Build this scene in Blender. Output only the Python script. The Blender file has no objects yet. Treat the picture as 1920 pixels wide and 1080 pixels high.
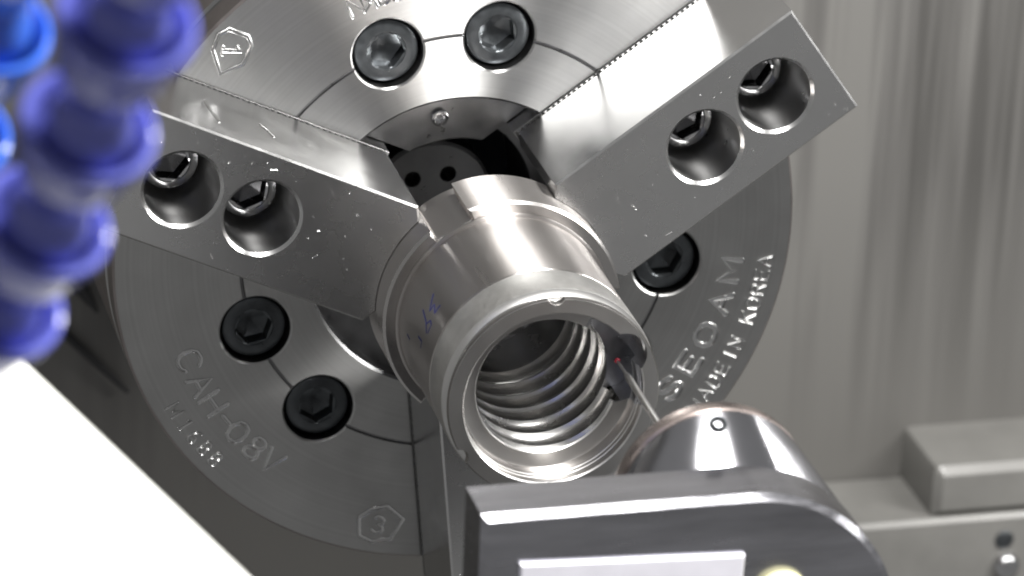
import bpy, bmesh, math, random
from mathutils import Vector, Matrix
R = math.radians
sc = bpy.context.scene
COL = sc.collection
MM = 0.001
random.seed(7)
# Machine frame used throughout (millimetres): x right, y up, z along the spindle axis towards the viewer.
FRAME = Matrix.Rotation(R(90), 4, 'X')            # machine frame -> Blender world (Z up)

def W(x, y, z):
    return FRAME @ Vector((x * MM, y * MM, z * MM))

# ------------------------------------------------------------------ camera
cam_d = bpy.data.cameras.new('camera')
cam = bpy.data.objects.new('camera', cam_d)
COL.objects.link(cam)
sc.camera = cam
RIGHT = Vector((0.96813737, 0.03961470, 0.24726648))
DOWN = Vector((-0.06339964, -0.91646508, 0.39505980))
FWD = Vector((0.24226127, -0.39814876, -0.88475253))
CPOS = Vector((-299.29613, 504.19539, 1155.30923))
FPX = 8096.4
m = Matrix((( RIGHT.x, -DOWN.x, -FWD.x, CPOS.x * MM),
            ( RIGHT.y, -DOWN.y, -FWD.y, CPOS.y * MM),
            ( RIGHT.z, -DOWN.z, -FWD.z, CPOS.z * MM),
            (0, 0, 0, 1)))
cam.matrix_world = FRAME @ m
cam_d.sensor_width = 36.0
cam_d.lens = 36.0 * FPX / 1920.0
cam_d.clip_start = 0.01
cam_d.clip_end = 20.0
cam_d.dof.use_dof = True
cam_d.dof.focus_distance = 1.235
cam_d.dof.aperture_fstop = cam_d.lens / 10.0

# ------------------------------------------------------------------ world and lamps
world = bpy.data.worlds.new('World')
sc.world = world
world.use_nodes = True
bg = world.node_tree.nodes['Background']
bg.inputs[0].default_value = (1.0, 0.995, 0.985, 1)
bg.inputs[1].default_value = 0.255

def area(name, loc, target, sx, sy, power, color=(1, 0.985, 0.96)):
    d = bpy.data.lights.new(name, 'AREA')
    d.shape = 'RECTANGLE'
    d.size, d.size_y = sx * MM, sy * MM
    d.energy = power
    d.color = color
    o = bpy.data.objects.new(name, d)
    COL.objects.link(o)
    a, b = W(*loc), W(*target)
    o.location = a
    o.rotation_euler = (b - a).to_track_quat('-Z', 'Y').to_euler()
    return o
area('machine_lamp', (110, 600, 410), (0, 0, 0), 200, 110, 12.5)
area('side_lamp', (590, 320, 190), (0, 0, 40), 120, 400, 5.0)

sc.cycles.filter_width = 1.9
sc.view_settings.view_transform = 'Standard'
sc.view_settings.look = 'None'
sc.view_settings.exposure = 0.0
sc.view_settings.gamma = 1.0

# ------------------------------------------------------------------ materials
def new_mat(name):
    mt = bpy.data.materials.new(name)
    mt.use_nodes = True
    return mt, mt.node_tree, mt.node_tree.nodes['Principled BSDF']

def noise(nt, scale, detail=4, vec=None, stretch=None, rough=0.6):
    tc = nt.nodes.new('ShaderNodeTexCoord')
    src = tc.outputs['Object']
    if stretch:
        mp = nt.nodes.new('ShaderNodeMapping')
        mp.inputs['Scale'].default_value = stretch
        nt.links.new(src, mp.inputs[0])
        src = mp.outputs[0]
    n = nt.nodes.new('ShaderNodeTexNoise')
    n.inputs['Scale'].default_value = scale
    n.inputs['Detail'].default_value = detail
    n.inputs['Roughness'].default_value = rough
    nt.links.new(src, n.inputs['Vector'])
    return n

def ramp(nt, src, stops):
    r = nt.nodes.new('ShaderNodeValToRGB')
    el = r.color_ramp.elements
    while len(el) < len(stops):
        el.new(0.5)
    for e, (p, c) in zip(el, stops):
        e.position = p
        e.color = (c, c, c, 1) if isinstance(c, (int, float)) else (*c, 1)
    nt.links.new(src, r.inputs[0])
    return r

def metal(name, col, rough, var=0.25, rvar=0.08, nscale=60, stretch=None, bump=0.0, bscale=400, bstretch=None,
          aniso=0.0, tangent=None, metallic=1.0, scratch=0.0):
    mt, nt, b = new_mat(name)
    n = noise(nt, nscale, 5, stretch=stretch)
    lo = tuple(c * (1 - var) for c in col)
    hi = tuple(min(1, c * (1 + var * 0.6)) for c in col)
    cr = ramp(nt, n.outputs['Fac'], [(0.3, lo), (0.7, hi)])
    nt.links.new(cr.outputs[0], b.inputs['Base Color'])
    n2 = noise(nt, nscale * 2.3, 4, stretch=stretch)
    rr = ramp(nt, n2.outputs['Fac'], [(0.3, max(0.02, rough - rvar)), (0.7, rough + rvar)])
    nt.links.new(rr.outputs[0], b.inputs['Roughness'])
    b.inputs['Metallic'].default_value = metallic
    if bump:
        n3 = noise(nt, bscale, 3, stretch=bstretch)
        bp = nt.nodes.new('ShaderNodeBump')
        bp.inputs['Strength'].default_value = bump
        bp.inputs['Distance'].default_value = 0.0002
        nt.links.new(n3.outputs['Fac'], bp.inputs['Height'])
        nt.links.new(bp.outputs[0], b.inputs['Normal'])
    if aniso:
        b.inputs['Anisotropic'].default_value = aniso
        tc = nt.nodes.new('ShaderNodeTexCoord')
        if tangent == 'radial':
            mul = nt.nodes.new('ShaderNodeVectorMath'); mul.operation = 'MULTIPLY'
            mul.inputs[1].default_value = (1, 1, 0)
            nt.links.new(tc.outputs['Object'], mul.inputs[0])
            nm = nt.nodes.new('ShaderNodeVectorMath'); nm.operation = 'NORMALIZE'
            nt.links.new(mul.outputs[0], nm.inputs[0])
            vt = nt.nodes.new('ShaderNodeVectorTransform')
            vt.vector_type = 'VECTOR'; vt.convert_from = 'OBJECT'; vt.convert_to = 'WORLD'
            nt.links.new(nm.outputs[0], vt.inputs[0])
        else:
            vt = nt.nodes.new('ShaderNodeVectorTransform')
            vt.vector_type = 'VECTOR'; vt.convert_from = 'OBJECT'; vt.convert_to = 'WORLD'
            vt.inputs[0].default_value = tangent
        nt.links.new(vt.outputs[0], b.inputs['Tangent'])
    return mt

def plain(name, col, rough=0.5, metallic=0.0, var=0.1, nscale=40, spec=0.5):
    mt, nt, b = new_mat(name)
    n = noise(nt, nscale, 4)
    cr = ramp(nt, n.outputs['Fac'], [(0.3, tuple(c * (1 - var) for c in col)), (0.7, tuple(min(1, c * (1 + var)) for c in col))])
    nt.links.new(cr.outputs[0], b.inputs['Base Color'])
    b.inputs['Roughness'].default_value = rough
    b.inputs['Metallic'].default_value = metallic
    b.inputs['Specular IOR Level'].default_value = spec
    return mt

M = {}
M['chuck_face'] = metal('turned_chuck_steel', (0.58, 0.58, 0.575), 0.42, 0.10, 0.05, 25, aniso=0.96, tangent='radial', bump=0.04, bscale=900)
def turning(mt):
    nt = mt.node_tree; b = nt.nodes['Principled BSDF']
    tc = nt.nodes.new('ShaderNodeTexCoord')
    ml = nt.nodes.new('ShaderNodeVectorMath'); ml.operation = 'MULTIPLY'; ml.inputs[1].default_value = (1, 1, 0)
    nt.links.new(tc.outputs['Object'], ml.inputs[0])
    ln = nt.nodes.new('ShaderNodeVectorMath'); ln.operation = 'LENGTH'
    nt.links.new(ml.outputs[0], ln.inputs[0])
    n = nt.nodes.new('ShaderNodeTexNoise'); n.noise_dimensions = '1D'
    n.inputs['Scale'].default_value = 900; n.inputs['Detail'].default_value = 4
    nt.links.new(ln.outputs['Value'], n.inputs['W'])
    r = ramp(nt, n.outputs['Fac'], [(0.3, 0.955), (0.7, 1.03)])
    old = b.inputs['Base Color'].links[0].from_socket
    mx = nt.nodes.new('ShaderNodeMix'); mx.data_type = 'RGBA'; mx.blend_type = 'MULTIPLY'; mx.inputs[0].default_value = 1
    nt.links.new(old, mx.inputs[6]); nt.links.new(r.outputs[0], mx.inputs[7])
    nt.links.new(mx.outputs[2], b.inputs['Base Color'])
turning(M['chuck_face'])
M['chuck_side'] = metal('shaded_chuck_rim_steel', (0.33, 0.30, 0.295), 0.38, 0.2, 0.08, 40)  # dark brownish reflections along the rim put into the steel colour
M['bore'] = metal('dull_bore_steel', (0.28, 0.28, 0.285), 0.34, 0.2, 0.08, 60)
M['void'] = plain('dark_hole_shade', (0.03, 0.033, 0.036), 0.9, spec=0.1)  # near-black colour stands in for the shade deep in holes
M['jaw'] = metal('ground_jaw_steel', (0.58, 0.58, 0.58), 0.22, 0.06, 0.04, 40, bump=0.03, bscale=160)
M['jaw_top'] = metal('milled_jaw_top', (0.57, 0.57, 0.57), 0.27, 0.05, 0.015, 30)
def specks(mt):
    nt = mt.node_tree; b = nt.nodes['Principled BSDF']
    n = noise(nt, 420, 2)
    r = ramp(nt, n.outputs['Fac'], [(0.70, 0.0), (0.78, 0.0)])
    n2 = noise(nt, 700, 2, stretch=(0.06, 1, 1))
    r2 = ramp(nt, n2.outputs['Fac'], [(0.3, 0.0), (0.7, 0.25)])
    ad = nt.nodes.new('ShaderNodeMath'); ad.operation = 'ADD'
    nt.links.new(r.outputs[0], ad.inputs[0]); nt.links.new(r2.outputs[0], ad.inputs[1])
    bp = nt.nodes.new('ShaderNodeBump'); bp.inputs['Strength'].default_value = 0.12; bp.inputs['Distance'].default_value = 0.00006
    nt.links.new(ad.outputs[0], bp.inputs['Height']); nt.links.new(bp.outputs[0], b.inputs['Normal'])
specks(M['jaw_top'])
M['jaw_hole'] = metal('bored_hole_steel', (0.42, 0.42, 0.42), 0.30, 0.06, 0.03, 40, aniso=0.9, tangent=(0, 0, 1))
M['screw'] = metal('jaw_screw_steel', (0.55, 0.55, 0.56), 0.2, 0.2, 0.06, 120)
M['bolt'] = metal('black_oxide_bolt', (0.10, 0.108, 0.115), 0.36, 0.3, 0.1, 150, metallic=0.85)
M['socket'] = metal('shaded_hex_socket', (0.12, 0.12, 0.125), 0.25, 0.2, 0.05, 120)  # screw steel darkened: shade of the recess put into the colour
M['groove'] = metal('engraving_steel', (0.6, 0.6, 0.6), 0.2, 0.1, 0.05, 100)
M['nut'] = metal('ground_nut_steel', (0.53, 0.505, 0.49), 0.30, 0.05, 0.03, 50, stretch=(1, 1, 0.15), aniso=0.95, tangent=(0, 0, 1))
M['nut_plain'] = metal('plain_nut_steel', (0.50, 0.485, 0.475), 0.24, 0.06, 0.03, 40)
M['nut_matte'] = metal('matte_turned_band', (0.66, 0.655, 0.64), 0.42, 0.08, 0.05, 300, bump=0.25, bscale=900)
M['nut_face'] = metal('turned_nut_face', (0.60, 0.595, 0.585), 0.36, 0.05, 0.02, 40)
M['thread'] = metal('polished_ball_track', (0.62, 0.615, 0.605), 0.24, 0.08, 0.05, 60)
M['pocket'] = metal('pocket_steel', (0.42, 0.425, 0.45), 0.34, 0.25, 0.1, 90)
M['ink'] = plain('blue_marker_ink', (0.03, 0.035, 0.16), 0.5)
M['probe'] = metal('satin_probe_steel', (0.52, 0.52, 0.55), 0.16, 0.08, 0.02, 30, aniso=0.9, tangent=(0, 0, 1))
M['probe_ring'] = metal('warm_reflection_ring', (0.55, 0.47, 0.44), 0.28, 0.1, 0.06, 60)  # pinkish reflection on the ring put into its base colour
M['arm'] = metal('black_anodised_arm', (0.40, 0.40, 0.43), 0.2, 0.25, 0.08, 70, stretch=(0.3, 2, 2), bump=0.05, bscale=300)
M['label_plate'] = plain('pale_cover_plate', (0.78, 0.77, 0.84), 0.4, 0.1)
M['yellow'] = plain('pale_yellow_cap', (0.62, 0.60, 0.36), 0.4)
M['ruby'] = plain('ruby_ball', (0.5, 0.02, 0.05), 0.2)
M['stylus'] = metal('stylus_carbide', (0.75, 0.74, 0.73), 0.34, 0.1, 0.05, 100)
M['blue'] = plain('blue_plastic', (0.12, 0.135, 0.48), 0.1, 0.0, 0.12, 60, 0.5)
M['blue_light'] = plain('bright_blue_plastic', (0.035, 0.11, 0.50), 0.12, 0.0, 0.12, 60)
M['white'] = plain('white_painted_panel', (0.84, 0.84, 0.80), 0.45, 0.0, 0.02)
M['streak_black'] = plain('black_wall_streak', (0.02, 0.02, 0.022), 0.6)
M['plate'] = plain('grey_painted_plate', (0.17, 0.167, 0.158), 0.3, 0.0, 0.15, 25)

def wall_mat():
    mt, nt, b = new_mat('streaked_grey_wall')
    n = noise(nt, 75, 3, stretch=(1.0, 0.035, 1))
    n2 = noise(nt, 18, 3, stretch=(1.0, 0.12, 1))
    n3 = noise(nt, 5, 3)
    a = nt.nodes.new('ShaderNodeMix'); a.data_type = 'FLOAT'
    a.inputs[0].default_value = 0.4
    nt.links.new(n.outputs['Fac'], a.inputs[2]); nt.links.new(n2.outputs['Fac'], a.inputs[3])
    c = ramp(nt, a.outputs[0], [(0.42, (0.066, 0.064, 0.061)), (0.49, (0.105, 0.102, 0.098)), (0.56, (0.145, 0.142, 0.135))])
    # streaks fade into plain paint lower down
    tc = nt.nodes.new('ShaderNodeTexCoord')
    sp = nt.nodes.new('ShaderNodeSeparateXYZ')
    nt.links.new(tc.outputs['Object'], sp.inputs[0])
    mr = nt.nodes.new('ShaderNodeMapRange')
    mr.inputs['From Min'].default_value = -0.19
    mr.inputs['From Max'].default_value = -0.07
    nt.links.new(sp.outputs['Y'], mr.inputs[0])
    pl = ramp(nt, n3.outputs['Fac'], [(0.3, (0.112, 0.109, 0.103)), (0.7, (0.14, 0.136, 0.128))])
    mx = nt.nodes.new('ShaderNodeMix'); mx.data_type = 'RGBA'
    nt.links.new(mr.outputs[0], mx.inputs[0])
    nt.links.new(pl.outputs[0], mx.inputs[6]); nt.links.new(c.outputs[0], mx.inputs[7])
    nt.links.new(mx.outputs[2], b.inputs['Base Color'])
    b.inputs['Roughness'].default_value = 0.42
    return mt
M['wall'] = wall_mat()

# ------------------------------------------------------------------ builders
def tag(o, label=None, cat=None, group=None, kind=None):
    if label: o['label'] = label
    if cat: o['category'] = cat
    if group: o['group'] = group
    if kind: o['kind'] = kind
    return o

def thing(name, base=(0, 0, 0), rz=0.0, label=None, cat=None, group=None):
    o = bpy.data.objects.new(name, None)
    o.empty_display_size = 0.02
    COL.objects.link(o)
    o.matrix_world = Matrix.Translation(W(*base)) @ FRAME @ Matrix.Rotation(R(rz), 4, 'Z')
    return tag(o, label, cat, group)

def make_mesh(name, verts, faces, mats, smooth=35, mat_fn=None):
    me = bpy.data.meshes.new(name)
    me.from_pydata([(v[0] * MM, v[1] * MM, v[2] * MM) for v in verts], [], faces)
    bm = bmesh.new(); bm.from_mesh(me)
    bmesh.ops.recalc_face_normals(bm, faces=bm.faces)
    bm.to_mesh(me); bm.free()
    finish(me, mats, smooth, mat_fn)
    return me

def finish(me, mats, smooth=35, mat_fn=None):
    if not isinstance(mats, (list, tuple)): mats = [mats]
    me.materials.clear()
    for x in mats: me.materials.append(x)
    for pl in me.polygons:
        pl.use_smooth = bool(smooth)
        pl.material_index = mat_fn(pl.center / MM, pl.normal) if mat_fn else 0
    if smooth: me.set_sharp_from_angle(angle=R(smooth))
    me.update()

def part(name, me, parent=None, loc=(0, 0, 0), rz=0.0):
    o = bpy.data.objects.new(name, me)
    COL.objects.link(o)
    if parent is not None:
        o.parent = parent
        o.matrix_local = Matrix.Translation(Vector(loc) * MM) @ Matrix.Rotation(R(rz), 4, 'Z')
    else:
        o.matrix_world = Matrix.Translation(W(*loc)) @ FRAME @ Matrix.Rotation(R(rz), 4, 'Z')
    return o

def lathe(prof, n=96, cx=0, cy=0, closed=False):
    """surface of revolution about z; prof = [(r, z)]; r == 0 makes a pole"""
    V, F, rings = [], [], []
    for r, z in prof:
        if r <= 1e-6:
            V.append((cx, cy, z)); rings.append([len(V) - 1] * n)
        else:
            s = len(V)
            for i in range(n):
                a = 2 * math.pi * i / n
                V.append((cx + r * math.cos(a), cy + r * math.sin(a), z))
            rings.append(list(range(s, s + n)))
    k = len(rings)
    for j in range(k if closed else k - 1):
        A, B = rings[j], rings[(j + 1) % k]
        for i in range(n):
            i2 = (i + 1) % n
            q = [A[i], A[i2], B[i2], B[i]]
            u = []
            for x in q:
                if x not in u: u.append(x)
            if len(u) >= 3: F.append(u)
    return V, F

def prism(outline, z0, z1, bev_top=0.0, bev_bot=0.0, inset=None):
    """closed extruded outline with an optional chamfer (outline is CCW)"""
    def off(d):
        out = []
        n = len(outline)
        for i in range(n):
            p0, p1, p2 = Vector(outline[i - 1]), Vector(outline[i]), Vector(outline[(i + 1) % n])
            e1, e2 = (p1 - p0), (p2 - p1)
            if e1.length < 1e-9 or e2.length < 1e-9:
                out.append(tuple(p1)); continue
            e1.normalize(); e2.normalize()
            n1, n2 = Vector((-e1.y, e1.x)), Vector((-e2.y, e2.x))
            b = n1 + n2
            den = 1 + n1.dot(n2)
            out.append(tuple(p1 + b * (d / max(den, 0.3))))
        return out
    levels = []
    if bev_bot: levels += [(off(bev_bot), z0), (outline, z0 + bev_bot)]
    else: levels += [(outline, z0)]
    if bev_top: levels += [(outline, z1 - bev_top), (off(bev_top), z1)]
    else: levels += [(outline, z1)]
    V, F = [], []
    n = len(outline)
    for o, z in levels:
        V += [(x, y, z) for x, y in o]
    for j in range(len(levels) - 1):
        for i in range(n):
            i2 = (i + 1) % n
            F.append([j * n + i, j * n + i2, (j + 1) * n + i2, (j + 1) * n + i])
    F.append(list(range(n))[::-1])
    t = (len(levels) - 1) * n
    F.append(list(range(t, t + n)))
    return V, F

def cyl(cx, cy, r, z0, z1, n=64):
    return lathe([(0, z0), (r, z0), (r, z1), (0, z1)], n, cx, cy)

def box(x0, x1, y0, y1, z0, z1, bev=0.0):
    return prism([(x0, y0), (x1, y0), (x1, y1), (x0, y1)], z0, z1, bev, bev)

def merge(*vf):
    V, F = [], []
    for v, f in vf:
        s = len(V)
        V += v
        F += [[i + s for i in q] for q in f]
    return V, F

def boolean(vf, cutters, mats, smooth=35, mat_fn=None, name='mesh'):
    def tmp(x, nm):
        o = bpy.data.objects.new(nm, make_mesh(nm, x[0], x[1], [], smooth=0)); COL.objects.link(o); return o
    a = tmp(vf, 'tmp_a')
    cs = [tmp(c, 'tmp_c') for c in cutters]
    for c in cs:
        md = a.modifiers.new('b', 'BOOLEAN'); md.operation = 'DIFFERENCE'; md.solver = 'MANIFOLD'; md.object = c
    dg = bpy.context.evaluated_depsgraph_get()
    me = bpy.data.meshes.new_from_object(a.evaluated_get(dg))
    me.name = name
    for o in [a] + cs:
        d = o.data; bpy.data.objects.remove(o); bpy.data.meshes.remove(d)
    finish(me, mats, smooth, mat_fn)
    return me

def tube(pts, rad, n=10, cap=True):
    """round tube along a polyline; rad a number or a list"""
    V, F = [], []
    P = [Vector(p) for p in pts]
    k = len(P)
    up = None
    for i, p in enumerate(P):
        t = (P[min(i + 1, k - 1)] - P[max(i - 1, 0)]).normalized()
        if up is None:
            up = t.orthogonal().normalized()
        up = (up - t * up.dot(t)).normalized()
        s = t.cross(up)
        r = rad[i] if isinstance(rad, (list, tuple)) else rad
        for j in range(n):
            a = 2 * math.pi * j / n
            V.append(tuple(p + (up * math.cos(a) + s * math.sin(a)) * r))
    for i in range(k - 1):
        for j in range(n):
            j2 = (j + 1) % n
            F.append([i * n + j, i * n + j2, (i + 1) * n + j2, (i + 1) * n + j])
    if cap:
        F.append(list(range(n))[::-1]); F.append(list(range((k - 1) * n, k * n)))
    return V, F

# cast of a picture direction to a point at a given depth; used only to lay out the near, out-of-focus things
def ray(px, py, depth):
    return CPOS + (RIGHT * ((px - 960) / FPX) + DOWN * ((py - 540) / FPX) + FWD) * depth

# ------------------------------------------------------------------ setting: machine wall
V, F = box(-1500, 1500, -1200, 1200, -215, -200)
wall = part('wall', make_mesh('wall', V, F, M['wall'], 0))
tag(wall, kind='structure')

t = thing('mounting_plate', (330, -300, -200), 0, 'wide grey painted plate low on the machine wall, with a round screw', 'plate')
V, F = box(-205, 270, -190, 108, 0, 38.2, 1.5)
part('plate', make_mesh('plate', V, F, M['plate'], 30), t)
V, F = lathe([(0, 37), (5, 37), (5, 40), (4, 41.5), (2, 42.2), (0, 42.4)], 32)
part('screw', make_mesh('plate_screw', V, F, M['screw'], 40), t, (-76.6, 87.5, 0))
V, F = lathe([(0, 37), (3.5, 37), (3.5, 38.8), (3, 39.2), (0, 39.2)], 32)
part('screw', make_mesh('plate_screw_small', V, F, M['bolt'], 40), t, (-78, 98, 0))

t = thing('guide_block', (420, -192, -200), 0, 'grey rectangular block with worn bright edges standing on the wall plate', 'block')
ol = [(-196, 0.2), (280, 0.2), (280, 19.8), (-193, 19.8), (-195, 19), (-196, 17)]
V, F = prism(ol, 0, 37.0, 2.8, 0)
part('block_body', make_mesh('block_body', V, F, M['plate'], 30), t)

# black strips added for dark streak marks on the wall, left of the chuck
def streak(px, name, lab, rad):
    pts = []
    for (x, y, d) in px:
        q = ray(x, y, d); pts.append(tuple(q))
    V, F = tube(pts, rad, 10)
    o = part(name, make_mesh(name, V, F, M['streak_black'], 60))
    tag(o, lab, 'streak')
def wallpt(x, y, z=-197):
    d = RIGHT * ((x - 960) / FPX) + DOWN * ((y - 540) / FPX) + FWD
    return tuple(CPOS + d * ((z - CPOS.z) / d.z))
for nm, lab, px, rad in [
    ('streak', 'short dark streak on the wall between the blue hose and the chuck rim', [(90, 440), (125, 500), (155, 545), (183, 585)], [3, 3.2, 2.6, 0.6]),
    ('streak', 'long faint dark streak on the wall above the white panel', [(70, 560), (120, 625), (180, 680), (240, 735)], [1.0, 1.6, 1.5, 0.8])]:
    V, F = tube([wallpt(*q) for q in px], rad, 10)
    tag(part(nm, make_mesh(nm, V, F, M['streak_black'], 60)), lab, 'streak', 'dark streaks on the wall')

# ------------------------------------------------------------------ chuck
TH = 36.08
chuck = thing('lathe_chuck', (0, 0, 0), 0, 'large round steel three-jaw lathe chuck filling the picture behind the jaws', 'chuck')
prof = [(0, -62), (30.5, -62), (30.5, -8.6), (31.1, -8), (46.4, -8), (46.4, -0.8), (47.2, 0),
        (66.1, 0), (66.35, -0.7), (66.95, -0.7), (67.2, 0), (104.3, 0), (105, -0.7), (105, -10.6), (104.2, -11.2), (104.2, -14), (105, -15), (105, -95), (0, -95)]
body = lathe(prof, 192)
cut = []
BOLT_R = 66.3
bolt_ang = []
for k in range(3):
    for s in (-1, 1):
        bolt_ang.append(TH + 60 + 120 * k + s * 14.77)
holes = [lathe([(0, -16), (10.8, -16), (10.8, -0.5), (11.35, 0.02), (11.35, 5), (0, 5)], 48, BOLT_R * math.cos(R(a)), BOLT_R * math.sin(R(a))) for a in bolt_ang]
cut.append(merge(*holes))
def rot2(v, a):
    c, s = math.cos(R(a)), math.sin(R(a))
    return (v[0] * c - v[1] * s, v[0] * s + v[1] * c) + tuple(v[2:])
for k in range(3):
    V, F = box(22, 130, -19.4, 19.4, -30, 6)
    cut.append(([rot2(v, TH + 120 * k) for v in V], F))
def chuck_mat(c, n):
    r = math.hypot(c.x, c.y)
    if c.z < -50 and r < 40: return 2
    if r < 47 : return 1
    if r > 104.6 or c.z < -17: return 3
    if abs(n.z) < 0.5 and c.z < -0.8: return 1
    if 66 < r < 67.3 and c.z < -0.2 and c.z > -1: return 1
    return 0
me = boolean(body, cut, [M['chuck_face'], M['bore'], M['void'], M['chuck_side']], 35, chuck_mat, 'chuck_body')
part('chuck_body', me, chuck)
V, F = lathe([(0, -94), (82, -94), (82, -199), (0, -199)], 96)
part('spindle_nose', make_mesh('spindle_nose', V, F, M['bore'], 40), chuck)

# draw-tube cap deep in the bore, with two holes
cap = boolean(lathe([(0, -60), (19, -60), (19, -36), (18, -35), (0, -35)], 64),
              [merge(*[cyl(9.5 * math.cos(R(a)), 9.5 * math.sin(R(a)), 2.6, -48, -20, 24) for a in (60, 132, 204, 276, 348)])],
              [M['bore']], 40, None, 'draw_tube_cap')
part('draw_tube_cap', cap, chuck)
def hex_head(rad, h, af, depth, ch=0.8, n=48):
    """socket head: cylinder whose top carries a sunk hexagon; top at z=0"""
    V, F = [], []
    rings = []
    def ring(r, z):
        s = len(V)
        for i in range(n):
            a = 2 * math.pi * i / n
            V.append((r * math.cos(a), r * math.sin(a), z))
        rings.append(list(range(s, s + n)))
    def hexr(a, q):
        a = (math.degrees(a) + 30) % 60 - 30
        return q / 2 / math.cos(R(a))
    ring(rad, -h); ring(rad, -ch); ring(rad - ch * 0.35, -ch * 0.3); ring(rad - ch, 0); ring(af / 2 * 1.2, 0)
    ring(af / 2 * 1.155, -0.35)
    for q, z in ((af, -0.5), (af, -depth)):
        s = len(V)
        for i in range(n):
            a = 2 * math.pi * i / n
            r = hexr(a, q)
            V.append((r * math.cos(a), r * math.sin(a), z))
        rings.append(list(range(s, s + n)))
    V.append((0, 0, -depth - af * 0.22)); tip = len(V) - 1
    for A, B in zip(rings[:-1], rings[1:]):
        for i in range(n):
            F.append([A[i], A[(i + 1) % n], B[(i + 1) % n], B[i]])
    L = rings[-1]
    for i in range(n): F.append([L[i], L[(i + 1) % n], tip])
    F.append(rings[0][::-1])
    return V, F
V, F = hex_head(9.9, 12, 10, 5.5, 1.3)
bolt_me = make_mesh('bolt', V, F, M['bolt'], 32)
for i, a in enumerate(bolt_ang):
    part('bolt', bolt_me, chuck, (BOLT_R * math.cos(R(a)), BOLT_R * math.sin(R(a)), -2.4), 17 * i + 8)
# ball plunger screw in the recessed cover ring
V, F = hex_head(2.6, 3, 2.4, 1.6, 0.4, 24)
part('cover_screw', make_mesh('cover_screw', V, F, M['screw'], 32), chuck, (38.6 * math.cos(R(98.3)), 38.6 * math.sin(R(98.3)), -6.2))

# master jaws in the slots, with their serrated tops (each tooth row stands on its master jaw)
V, F = box(33, 103.5, -19.1, 19.1, -29.9, 0.05, 0.15)
master_me = make_mesh('master_jaw', V, F, M['chuck_face'], 30)
V, F = [], []
u = 34.0
row = []
while u < 113:
    row += [(u, 0.0), (u + 0.95, 2.32)]
    u += 1.9
row.append((u, 0.0))
n = len(row)
for s in (-19.03, 19.03):
    V += [(a, s, z) for a, z in row]
for i in range(n - 1): F.append([i, i + 1, n + i + 1, n + i])
for s in (0, n):
    for i in range(0, n - 2, 2): F.append([s + i, s + i + 1, s + i + 2])
teeth_me = make_mesh('serration', V, F, M['jaw_top'], 20)
for k in range(3):
    mj = part('master_jaw', master_me, chuck, (0, 0, 0), TH + 120 * k)
    tt = part('serration', teeth_me, mj)

# ---- engraving: shallow rounded furrows with a raised lip
FONT = {
 'A': [[(0, 0), (.36, 1), (.72, 0)], [(.15, .36), (.57, .36)]],
 'C': [[(.72, .82), (.55, .97), (.36, 1), (.17, .95), (.04, .75), (0, .5), (.04, .25), (.17, .05), (.36, 0), (.55, .03), (.72, .18)]],
 'D': [[(0, 0), (0, 1), (.35, 1), (.58, .88), (.7, .5), (.58, .12), (.35, 0), (0, 0)]],
 'E': [[(.65, 1), (0, 1), (0, 0), (.65, 0)], [(0, .52), (.52, .52)]],
 'H': [[(0, 0), (0, 1)], [(.7, 0), (.7, 1)], [(0, .5), (.7, .5)]],
 'I': [[(.3, 0), (.3, 1)]],
 'K': [[(0, 0), (0, 1)], [(.66, 1), (0, .42)], [(.22, .6), (.7, 0)]],
 'M': [[(0, 0), (0, 1), (.4, .3), (.8, 1), (.8, 0)]],
 'N': [[(0, 0), (0, 1), (.68, 0), (.68, 1)]],
 'O': [[(.38, 1), (.14, .93), (0, .7), (0, .3), (.14, .07), (.38, 0), (.62, .07), (.76, .3), (.76, .7), (.62, .93), (.38, 1)]],
 'R': [[(0, 0), (0, 1), (.42, 1), (.62, .9), (.66, .74), (.6, .58), (.42, .5), (0, .5)], [(.36, .5), (.7, 0)]],
 'S': [[(.64, .84), (.5, .97), (.32, 1), (.12, .94), (.02, .78), (.1, .6), (.34, .5), (.58, .4), (.68, .22), (.56, .05), (.34, 0), (.14, .04), (0, .18)]],
 'V': [[(0, 1), (.35, 0), (.7, 1)]],
 '0': [[(.33, 1), (.1, .9), (0, .62), (0, .38), (.1, .1), (.33, 0), (.56, .1), (.66, .38), (.66, .62), (.56, .9), (.33, 1)]],
 '1': [[(.14, .8), (.36, 1), (.36, 0)], [(.16, 0), (.56, 0)]],
 '3': [[(.04, .86), (.2, .99), (.42, .98), (.6, .84), (.56, .62), (.3, .53), (.58, .42), (.66, .2), (.5, .03), (.24, 0), (.02, .13)]],
 '6': [[(.54, .96), (.28, .88), (.06, .55), (.02, .28), (.16, .04), (.36, 0), (.56, .08), (.64, .28), (.54, .48), (.34, .54), (.1, .44)]],
 '8': [[(.33, .53), (.1, .64), (.06, .82), (.18, .97), (.33, 1), (.48, .97), (.6, .82), (.56, .64), (.33, .53), (.08, .4), (.01, .22), (.12, .04), (.33, 0), (.54, .04), (.65, .22), (.58, .4), (.33, .53)]],
 '-': [[(.1, .5), (.55, .5)]],
}
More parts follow.
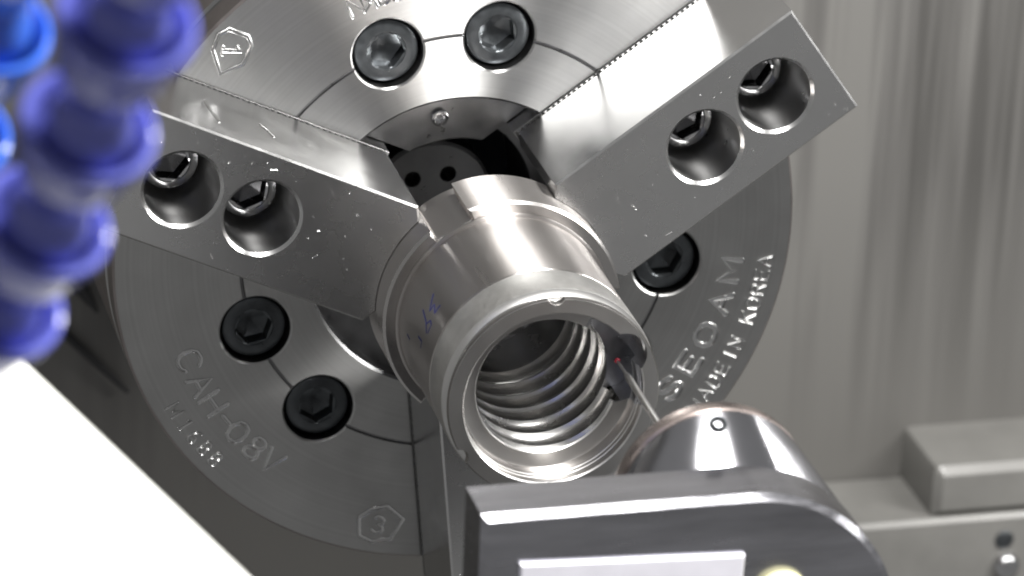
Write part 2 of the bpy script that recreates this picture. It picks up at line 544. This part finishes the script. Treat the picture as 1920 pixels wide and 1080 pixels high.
def furrow(pts, w, lip=0.24, base=0.02):
    w = w * 1.1
    prf = [(-1.25, 0.0), (-1.0, lip), (-0.62, lip * 0.35), (0, 0.03), (0.62, lip * 0.35), (1.0, lip), (1.25, 0.0)]
    V, F = [], []
    P = [Vector(p) for p in pts]
    dense = [P[0]]
    for a, b in zip(P[:-1], P[1:]):
        dense.append(b)
    P = dense
    k = len(P)
    np_ = len(prf)
    for i, p in enumerate(P):
        t = (P[min(i + 1, k - 1)] - P[max(i - 1, 0)])
        if t.length < 1e-6: t = P[i] - P[i - 1]
        t.normalize()
        nn = Vector((-t.y, t.x))
        for o, z in prf:
            V.append((p.x + nn.x * o * w, p.y + nn.y * o * w, base + z))
    for i in range(k - 1):
        for j in range(np_ - 1):
            F.append([i * np_ + j, i * np_ + j + 1, (i + 1) * np_ + j + 1, (i + 1) * np_ + j])
    # bowl shaped ends
    if (P[0] - P[-1]).length > 1e-3:
        for end, sgn in ((0, -1), (k - 1, 1)):
            c = P[end]
            t = (P[1] - P[0]) if end == 0 else (P[-1] - P[-2])
            t.normalize()
            a0 = math.atan2(t.y, t.x) + (0 if sgn > 0 else math.pi)
            s = len(V)
            V.append((c.x, c.y, base + 0.03))
            m_ = 7
            for q in range(m_):
                a = a0 - math.pi / 2 + math.pi * q / (m_ - 1)
                for o, z in ((0.62, lip * .35), (1.0, lip), (1.25, 0)):
                    V.append((c.x + math.cos(a) * o * w, c.y + math.sin(a) * o * w, base + z))
            for q in range(m_ - 1):
                A, B = s + 1 + 3 * q, s + 1 + 3 * (q + 1)
                F.append([s, A, B])
                F.append([A, A + 1, B + 1, B]); F.append([A + 1, A + 2, B + 2, B + 1])
    return V, F
def arc_text(chars, h, w, name, xs=1.0):
    """chars = [(char, radius of the letter's middle, angle in degrees)], tops towards the centre"""
    out = []
    for ch, rad, ang in chars:
        a = R(ang)
        ex = Vector((-math.sin(a), math.cos(a)))      # reading direction, counter-clockwise
        ey = Vector((-math.cos(a), -math.sin(a)))     # up, towards the centre
        c = Vector((math.cos(a), math.sin(a))) * rad
        for st in FONT[ch]:
            wd = max(x for s2 in FONT[ch] for x, y in s2) / 2 if ch not in 'I1' else .33
            out.append(furrow([tuple(c + ex * ((x - wd) * h * xs) + ey * ((y - .5) * h)) for x, y in st], w))
    V, F = merge(*out)
    me = bpy.data.meshes.new(name)
    me.from_pydata([(x * MM, y * MM, z * MM) for x, y, z in V], [], F)
    bm = bmesh.new(); bm.from_mesh(me)
    for f in bm.faces:
        if f.normal.z < 0: f.normal_flip()
    bm.to_mesh(me); bm.free()
    finish(me, M['groove'], 60)
    return part(name, me, chuck)
arc_text([(c, 88.0, a) for c, a in zip('CAH-08V', (-158.4, -152.6, -147.6, -143.2, -139.3, -134.2, -129.6))], 7.0, 0.55, 'engraved_lettering', 1.15)
arc_text([(c, 98.6, a) for c, a in zip('M1688', (-150.6, -147.0, -144.2, -141.2, -138.2))], 4.6, 0.27, 'engraved_lettering')
arc_text([(c, 87.0, a) for c, a in zip('SEOAM', (-37.6, -31.2, -24.3, -16.8, -9.6))], 6.4, 0.72, 'engraved_lettering', 1.4)
arc_text([(c, 97.6, a) for c, a in zip('MADEINKOREA', (-37.8, -34.7, -31.9, -29.2, -26.0, -23.6, -18.4, -15.6, -12.7, -9.9, -7.1))], 4.3, 0.25, 'engraved_lettering')
arc_text([(c, 84.6, a) for c, a in zip('80KN', (105.0, 107.8, 111.0, 113.6))], 6.0, 0.5, 'engraved_lettering')
def mark(digit, pts, cen, ang, name):
    out = [furrow([Vector(p) for p in pts + pts[:1]], 0.55)]
    a = R(ang)
    ex, ey = Vector((-math.sin(a), math.cos(a))), Vector((-math.cos(a), -math.sin(a)))
    for st in FONT[digit]:
        out.append(furrow([tuple(Vector(cen) + ex * ((x - .33) * 5.4) + ey * ((y - .5) * 5.4)) for x, y in st], 0.5))
    V, F = merge(*out)
    me = bpy.data.meshes.new(name)
    me.from_pydata([(x * MM, y * MM, z * MM) for x, y, z in V], [], F)
    bm = bmesh.new(); bm.from_mesh(me)
    for f in bm.faces:
        if f.normal.z < 0: f.normal_flip()
    bm.to_mesh(me); bm.free()
    finish(me, M['groove'], 60)
    o = part(name, me, chuck)
    return o
m1 = [(-75.8, 66.1), (-74.2, 70.6), (-71.0, 72.1), (-65.5, 69.6), (-64.3, 66.8), (-66.9, 61.1), (-73.5, 58.5)]
mark('1', m1, (-70.2, 65.6), 175.0, 'jaw_number')
m3 = [rot2((x, y), 120) for x, y in m1]
mark('3', [(-28.4, -89.3), (-24.5, -86.9), (-19.6, -86.2), (-14.4, -91.0), (-18.3, -97.5), (-24.3, -97.9), (-28.2, -95.4)], (-22.3, -92.3), -104, 'jaw_number')

# ------------------------------------------------------------------ soft jaws
H = 43.7
HW = 19.05
ol = [(119.1, -HW), (119.1, HW), (34.4, HW), (25, 3.2), (24.2, 0), (25, -3.2), (34.4, -HW)]
jb = prism(ol, 2.3, H, 0.6, 0.0)
cuts = [merge(*[lathe([(0, H - 33), (11.0, H - 33), (11.0, H - 0.9), (12.2, H + 0.3), (12.2, H + 5), (0, H + 5)], 64, u, 0) for u in (75.9, 101.1)]),
        lathe([(0, -5), (35.7, -5), (35.7, H + 5), (0, H + 5)], 192)]
def jaw_mat(c, n):
    for u in (75.9, 101.1):
        if math.hypot(c.x - u, c.y) < 10.99 and c.z < H - 1.0: return 1
    return 2 if n.z > 0.95 else 0
jaw_me = boolean(jb, cuts, [M['jaw'], M['jaw_hole'], M['jaw_top']], 30, jaw_mat, 'jaw_body')
V, F = hex_head(8.9, 11, 10.4, 6.0, 1.8)
scr_me = make_mesh('jaw_screw', V, F, [M['screw'], M['socket']], 32, lambda c, n: 1 if c.z < -0.45 and math.hypot(c.x, c.y) < 6.2 else 0)
jl = ['upper right steel chuck jaw with two counterbored screws, its outer end before the grey wall',
      'left steel chuck jaw with two counterbored screws, partly behind the blue hose',
      'lower steel chuck jaw mostly hidden behind the round nut and the probe']
jaws = []
for k in range(3):
    j = thing('chuck_jaw', (0, 0, 0), TH + 120 * k, jl[k], 'chuck jaw', 'three jaws of the lathe chuck')
    part('jaw_body', jaw_me, j)
    jaws.append(j)
    for i, u in enumerate((75.9, 101.1)):
        part('screw', scr_me, j, (u, 0, H - 21), 20 + 31 * i + 55 * k)

# small wear marks on the jaw tops
def wear(parent, seed, n=34):
    rg = random.Random(seed)
    out = []
    for i in range(n):
        u, v = rg.uniform(44, 116), rg.uniform(-17, 17)
        if min(math.hypot(u - q, v) for q in (75.9, 101.1)) < 14: continue
        a, l = rg.choice((rg.uniform(0, 6.3), rg.gauss(0.3, 0.2))), rg.choice((0.15, 0.25, 0.6, rg.uniform(.5, 2.6)))
        V, F = furrow([(u, v), (u + l * math.cos(a), v + l * math.sin(a))], rg.uniform(.07, .16), 0.08, 0.0)
        out.append(([(x, y, z + H + .004) for x, y, z in V], F))
    V, F = merge(*out)
    o = part('wear_marks', make_mesh('wear_marks', V, F, M['groove'], 60), parent)
    o['kind'] = 'stuff'
for k in range(3): wear(jaws[k], 11 + k)
# bright nicks on the upper side of the left jaw
def nick(parent, u0, z0, u1, z1, w=0.3):
    V, F = furrow([(u0, z0), ((u0 + u1) / 2 + .2, (z0 + z1) / 2), (u1, z1)], w, 0.2, 0.0)
    part('nick', make_mesh('nick', [(x, -HW - z_ - 0.01, y) for x, y, z_ in V], F, M['groove'], 60), parent)
for q in ((97.5, 17, 95.8, 32), (80.2, 20, 78.6, 23), (78.4, 23.5, 77.2, 27)):
    nick(jaws[1], *q)

# ------------------------------------------------------------------ ball nut (the workpiece)
nut = thing('ball_nut', (0, 0, 0), 0, 'round machined steel ball nut with internal ball grooves, gripped by the jaws', 'ball nut')
NT = 176
PITCH = 8.35
def groove_r(th, z):
    tt = ((z - 101.15) / PITCH - th / (2 * math.pi)) % 1.0
    d = abs(tt - 0.5) * PITCH
    hw, rb = 3.8, 4.25
    if d >= hw: return 0.0
    return math.sqrt(rb * rb - d * d) - math.sqrt(rb * rb - hw * hw)
rows = [(27, 22), (29.5, 24), (30.9, 33), (30.9, 91.7), (30.5, 92.1), (30.5, 92.5), (30.95, 92.9), (31.0, 105.4), (30.8, 105.8),
        (29.0, 106.4), (28.6, 107.0), (28.6, 109.0), (29.2, 109.7), (30.35, 110.0), (30.35, 111.0), (30.0, 111.5),
        (26.1, 111.5), (25.7, 111.1), (25.7, 108.6), (25.45, 108.4), (25.45, 107.2), (25.2, 107.0), (25.2, 104.2), (24.8, 103.3), (24.2, 103.0),
        (20.6, 103.0), (20.2, 102.6), (22.75, 102.3), (22.75, 46.0), (24.6, 45.0), (24.6, 22.0)]
V, F = lathe(rows, NT, closed=True)
def sphere(c, r, n=20):
    prof = [(0, -r)] + [(r * math.sin(math.pi * i / 10), -r * math.cos(math.pi * i / 10)) for i in range(1, 10)] + [(0, r)]
    V, F = lathe(prof, n)
    return [(x + c[0], y + c[1], z + c[2]) for x, y, z in V], F
PC = [(19.3, 11.6, 6.9, 96.0), (14.3, 18.2, 2.5, 97.0), (20.3, 1.6, 8.0, 93.0)]
cuts = [cyl(*PC[0], 120, 48), cyl(*PC[1], 120, 24), cyl(*PC[2], 103.5, 48),
        merge(*[sphere((31.0 * math.cos(R(a)), 31.0 * math.sin(R(a)), 111.2), 2.7) for a in (91, -148.5, -29)])]
def nut_mat(c, n):
    r = math.hypot(c.x, c.y)
    if 92.7 < c.z < 106 and r > 30.4: return 1
    if c.z > 105.3 and r > 28 and n.z < 0.9: return 5
    if r > 29 and c.z < 106: return 0
    if r > 20.7 and c.z < 111 and any(math.hypot(c.x - x_, c.y - y_) < r2 + .05 and c.z > z_ - .1 for x_, y_, r2, z_ in PC): return 4
    if n.z > 0.7 and c.z > 102.5: return 2
    if r < 25.9 and c.z < 102.7: return 3
    return 0
me = boolean((V, F), cuts, [M['nut'], M['nut_matte'], M['nut_face'], M['thread'], M['pocket'], M['nut_plain']], 38, nut_mat, 'nut_body')
part('nut_body', me, nut)
# ball track: the grid follows the helix so the groove edges stay crisp
NS, NU = 31, 160                      # rows per pitch, columns per turn
DZ = PITCH / NS
ZT, ZB = 102.55, 46.5
nrow = int((ZT - ZB + PITCH) / DZ) + 2
V, F = [], []
for j in range(nrow):
    for i in range(NU + 1):
        th = 2 * math.pi * i / NU
        z = ZT - j * DZ + PITCH * i / NU
        z = min(ZT, max(ZB, z))
        r_ = 20.15 + groove_r(th, z)
        V.append((r_ * math.cos(th), r_ * math.sin(th), z))
for j in range(nrow - 1):
    for i in range(NU):
        q = [j * (NU + 1) + i, j * (NU + 1) + i + 1, (j + 1) * (NU + 1) + i + 1, (j + 1) * (NU + 1) + i]
        c = [sum(V[k_][d] for k_ in q) / 4 for d in range(3)]
        if any(c[2] > z_ and math.hypot(c[0] - x_, c[1] - y_) < r2 for x_, y_, r2, z_ in PC):
            continue
        F.append(q)
tm = bpy.data.meshes.new('ball_track')
tm.from_pydata([(x * MM, y * MM, z * MM) for x, y, z in V], [], F)
bm = bmesh.new(); bm.from_mesh(tm)
bmesh.ops.remove_doubles(bm, verts=bm.verts, dist=0.00002)
bmesh.ops.recalc_face_normals(bm, faces=bm.faces)
bm.to_mesh(tm); bm.free()
finish(tm, M['thread'], 38)
part('ball_track', tm, nut)
# floors of the ball-return pocket
for x_, y_, r2, z_ in (PC[0], PC[2]):
    fl = boolean(cyl(x_, y_, r2 - .05, z_ - 1.0, z_ + .05, 48), [cyl(0, 0, 20.25, 80, 110, 96)], [M['pocket']], 30, None, 'pocket_floor')
    part('pocket_floor', fl, nut)
# notched flange
ol = []
arcs = [(129, 229), (249, 349), (369, 469)]
for a0, a1 in arcs:
    for i in range(41):
        a = R(a0 + (a1 - a0) * i / 40)
        ol.append((35.5 * math.cos(a), 35.5 * math.sin(a)))
    b0, b1 = a1, a1 + 20
    for i in range(5):
        a = b0 + (b1 - b0) * i / 4
        rr = 32.0 / math.cos(R(a - (b0 + b1) / 2)) * math.cos(R(10)) 
        ol.append((rr * math.cos(R(a)), rr * math.sin(R(a))))
V, F = prism(ol, 32.5, 53.6, 0.8, 0.6)
part('flange', boolean((V, F), [cyl(0, 0, 28, 20, 70, 96)], [M['nut'], M['nut_plain']], 30, lambda c, n: 1 if n.z > 0.5 else 0, 'flange'), nut)
V, F = lathe([(31.0, 53.3), (32.0, 53.7), (31.9, 54.3), (31.3, 54.6), (30.8, 54.5)], 160)
part('shoulder_ring', make_mesh('shoulder_ring', V, F, M['nut'], 50), nut)
# marker writing on the cylinder
ink = [[(146.6, 73.1), (154.1, 77.3), (149.3, 77.6), (151.9, 81.1), (146.5, 81.2)], [(157.3, 72.3), (159.5, 78.2), (163.4, 81.8)],
       [(160.0, 79.1), (156.6, 80.8), (157.5, 82.7), (162.6, 82.7)], [(178.2, 64.3), (178.5, 67.8)], [(170.1, 75.6), (169.6, 79.8), (173.4, 79.9)]]
V, F = [], []
for st in ink:
    pts = []
    for (a0, z0), (a1, z1) in zip(st[:-1], st[1:]):
        for i in range(6):
            pts.append((a0 + (a1 - a0) * i / 6, z0 + (z1 - z0) * i / 6))
    pts.append(st[-1])
    P = [Vector((a * math.pi / 180 * 31, z)) for a, z in pts]
    s = len(V)
    for i, p in enumerate(P):
        tg = (P[min(i + 1, len(P) - 1)] - P[max(0, i - 1)]).normalized()
        nn = Vector((-tg.y, tg.x)) * 0.3
        for q in (p + nn, p - nn):
            a = q.x / 31
            V.append((30.96 * math.cos(a), 30.96 * math.sin(a), q.y))
    for i in range(len(P) - 1):
        F.append([s + 2 * i, s + 2 * i + 1, s + 2 * i + 3, s + 2 * i + 2])
part('marker_writing', make_mesh('marker_writing', V, F, M['ink'], 0), nut)

# ------------------------------------------------------------------ touch probe on its arm
SX, SY = 19.9, 6.8
probe = thing('touch_probe', (SX, SY, 104), 0, 'grey metal touch probe arm with thin ruby tipped stylus reaching into the nut', 'touch probe')
def P(vf): return [(x - SX, y - SY, z - 104) for x, y, z in vf[0]], vf[1]
st = P(lathe([(0, 104), (0.42, 104.2), (0.45, 112.5), (0.85, 114), (0.95, 116), (0.95, 188), (0, 188)], 20, SX, SY))
sty = part('stylus', make_mesh('stylus', *st, M['stylus'], 40), probe)
part('ruby_tip', make_mesh('ruby_tip', *sphere((0, 0, 0), 0.85), M['ruby'], 60), sty)
hx, hy = 20.6, 6.8
ring = P(lathe([(0, 187), (22, 187), (24.5, 187.3), (26.2, 188.4), (26.6, 189.6), (26.6, 193.2), (26.1, 193.6), (25, 193.8), (0, 193.8)], 128, hx, hy))
part('end_ring', make_mesh('end_ring', *ring, M['probe_ring'], 28), probe)
NH = 128
V, F = [], []
lv = [(hx, hy, 25.0, 193.7), (hx, hy, 26.2, 194.3), (hx, hy, 26.6, 195.2), (hx - .1, hy - 4.5, 29.3, 198.2), (hx - .3, hy - 12, 34, 202.2), (20.0, -17.6, 41.6, 208.3)]
for x, y, r_, z in lv:
    for i in range(NH):
        a = 2 * math.pi * i / NH
        V.append((x + r_ * math.cos(a), y + r_ * math.sin(a), z))
for j in range(len(lv) - 1):
    for i in range(NH):
        i2 = (i + 1) % NH
        F.append([j * NH + i, j * NH + i2, (j + 1) * NH + i2, (j + 1) * NH + i])
F.append(list(range(NH))[::-1]); F.append(list(range((len(lv) - 1) * NH, len(lv) * NH)))
head = make_mesh('head', *P((V, F)), M['probe'], 40)
hd = part('head', head, probe)
# small set screw on top of the head, hole shade put into its black
V, F = hex_head(2.3, 2.5, 2.2, 1.8, 0.4, 24)
o = part('set_screw', make_mesh('set_screw', V, F, M['void'], 32), hd)
sa = R(93)
o.matrix_local = Matrix.Translation(Vector((hx - SX + 26.2 * math.cos(sa), hy - SY + 25.3 * math.sin(sa), 199 - 104)) * MM) @ Matrix.Rotation(sa - R(90), 4, 'Z') @ Matrix.Rotation(R(-58), 4, 'X')
# arm plate: straight top, rounded right end
AX, AY, AR = 20.0, -17.6, 42.0
def arm_outline(d):
    o_ = [(-50 + d, -160), (AX + AR - d, -160)]
    for i in range(25):
        a = R(90 * i / 24)
        o_.append((AX + (AR - d) * math.cos(a), AY + (AR - d) * math.sin(a)))
    o_.append((-50 + d, AY + AR - d))
    return o_
arm = part('arm_plate', make_mesh('arm_plate', *P(prism(arm_outline(0), 208.2, 226.5, 1.7, 1.0)), M['arm'], 25), probe)
part('cover_plate', make_mesh('cover_plate', *P(prism([(-43, -150), (15, -150), (19, 8.5), (-40, 11)], 226.4, 228.0, 0.5, 0)), M['label_plate'], 25), probe)
V, F = lathe([(0, 226.4), (7.5, 226.4), (7.5, 229), (6.5, 230.2), (3, 231), (0, 231)], 40, 29.6, -5)
part('round_cap', make_mesh('round_cap', *P((V, F)), M['yellow'], 50), probe)

# ------------------------------------------------------------------ coolant hoses
def seg_profile(s):
    return [(p * s, q * s * 1.3) for p, q in [(8.4, 10), (10.6, 7.5), (12.4, 4), (13.3, 0.8), (14.2, 0), (15.4, 0.5), (15.9, 1.8), (15.4, 3.2), (14.2, 4.0), (13.7, 5.5), (13.3, 9),
            (11.9, 13.5), (9.6, 17.5), (8.6, 20.0), (8.5, 22), (9.6, 25), (10.7, 28), (10.8, 31), (9.6, 34), (8.0, 35.5), (7.6, 30)]]
def hose(label, px, scale, mat, group):
    P3 = [ray(x, y, d * 0.81) for x, y, d in px]
    base = P3[-1]
    h = thing('coolant_hose', tuple(base), 0, label, 'coolant hose', group)
    me = make_mesh('hose_segment', *lathe(seg_profile(scale), 48), mat, 45)
    for a, b in zip(P3[:-1], P3[1:]):
        ax = (b - a).normalized()
        q = ax.to_track_quat('Z', 'Y').to_matrix().to_4x4()
        o = bpy.data.objects.new('hose_segment', me); COL.objects.link(o)
        o.parent = h
        o.matrix_local = Matrix.Translation((a - base) * MM) @ q
    return h
hose('dark blue segmented coolant hose, the large blurred one at the upper left', [(300, -165, 872), (238, 30, 900), (168, 230, 928), (88, 410, 956), (5, 560, 980), (-90, 690, 1004)], 0.79, M['blue'], 'blue coolant hoses')
hose('brighter blue segmented coolant hose cut off by the left picture edge', [(20, -170, 985), (-22, 40, 1013), (-95, 235, 1041), (-170, 425, 1069), (-250, 610, 1097)], 0.81, M['blue_light'], 'blue coolant hoses')

# ------------------------------------------------------------------ white panel in the near corner
A, B = ray(-260, 376, 950), ray(700, 1290, 915)
ex = (B - A); L = ex.length; ex.normalize()
nrm = (Vector((-0.2, 0.75, 0.55)))
nrm = (nrm - ex * nrm.dot(ex)).normalized()
ey = nrm.cross(ex)
if ey.dot(DOWN) < 0: ey = -ey
V, F = prism([(0, 0), (L, 0), (L, 200), (0, 200)], -16, 0, 5.0, 5.0)
pw = part('white_panel', make_mesh('white_panel', V, F, M['white'], 30))
bas = Matrix((( ex.x, ey.x, nrm.x, A.x * MM), (ex.y, ey.y, nrm.y, A.y * MM), (ex.z, ey.z, nrm.z, A.z * MM), (0, 0, 0, 1)))
if bas.to_3x3().determinant() < 0:
    for r_ in range(3): bas[r_][1] *= -1
    bas = bas @ Matrix.Translation((0, -0.2, 0))
pw.matrix_world = FRAME @ bas
tag(pw, 'plain white painted panel filling the lower left corner, out of focus', 'panel')
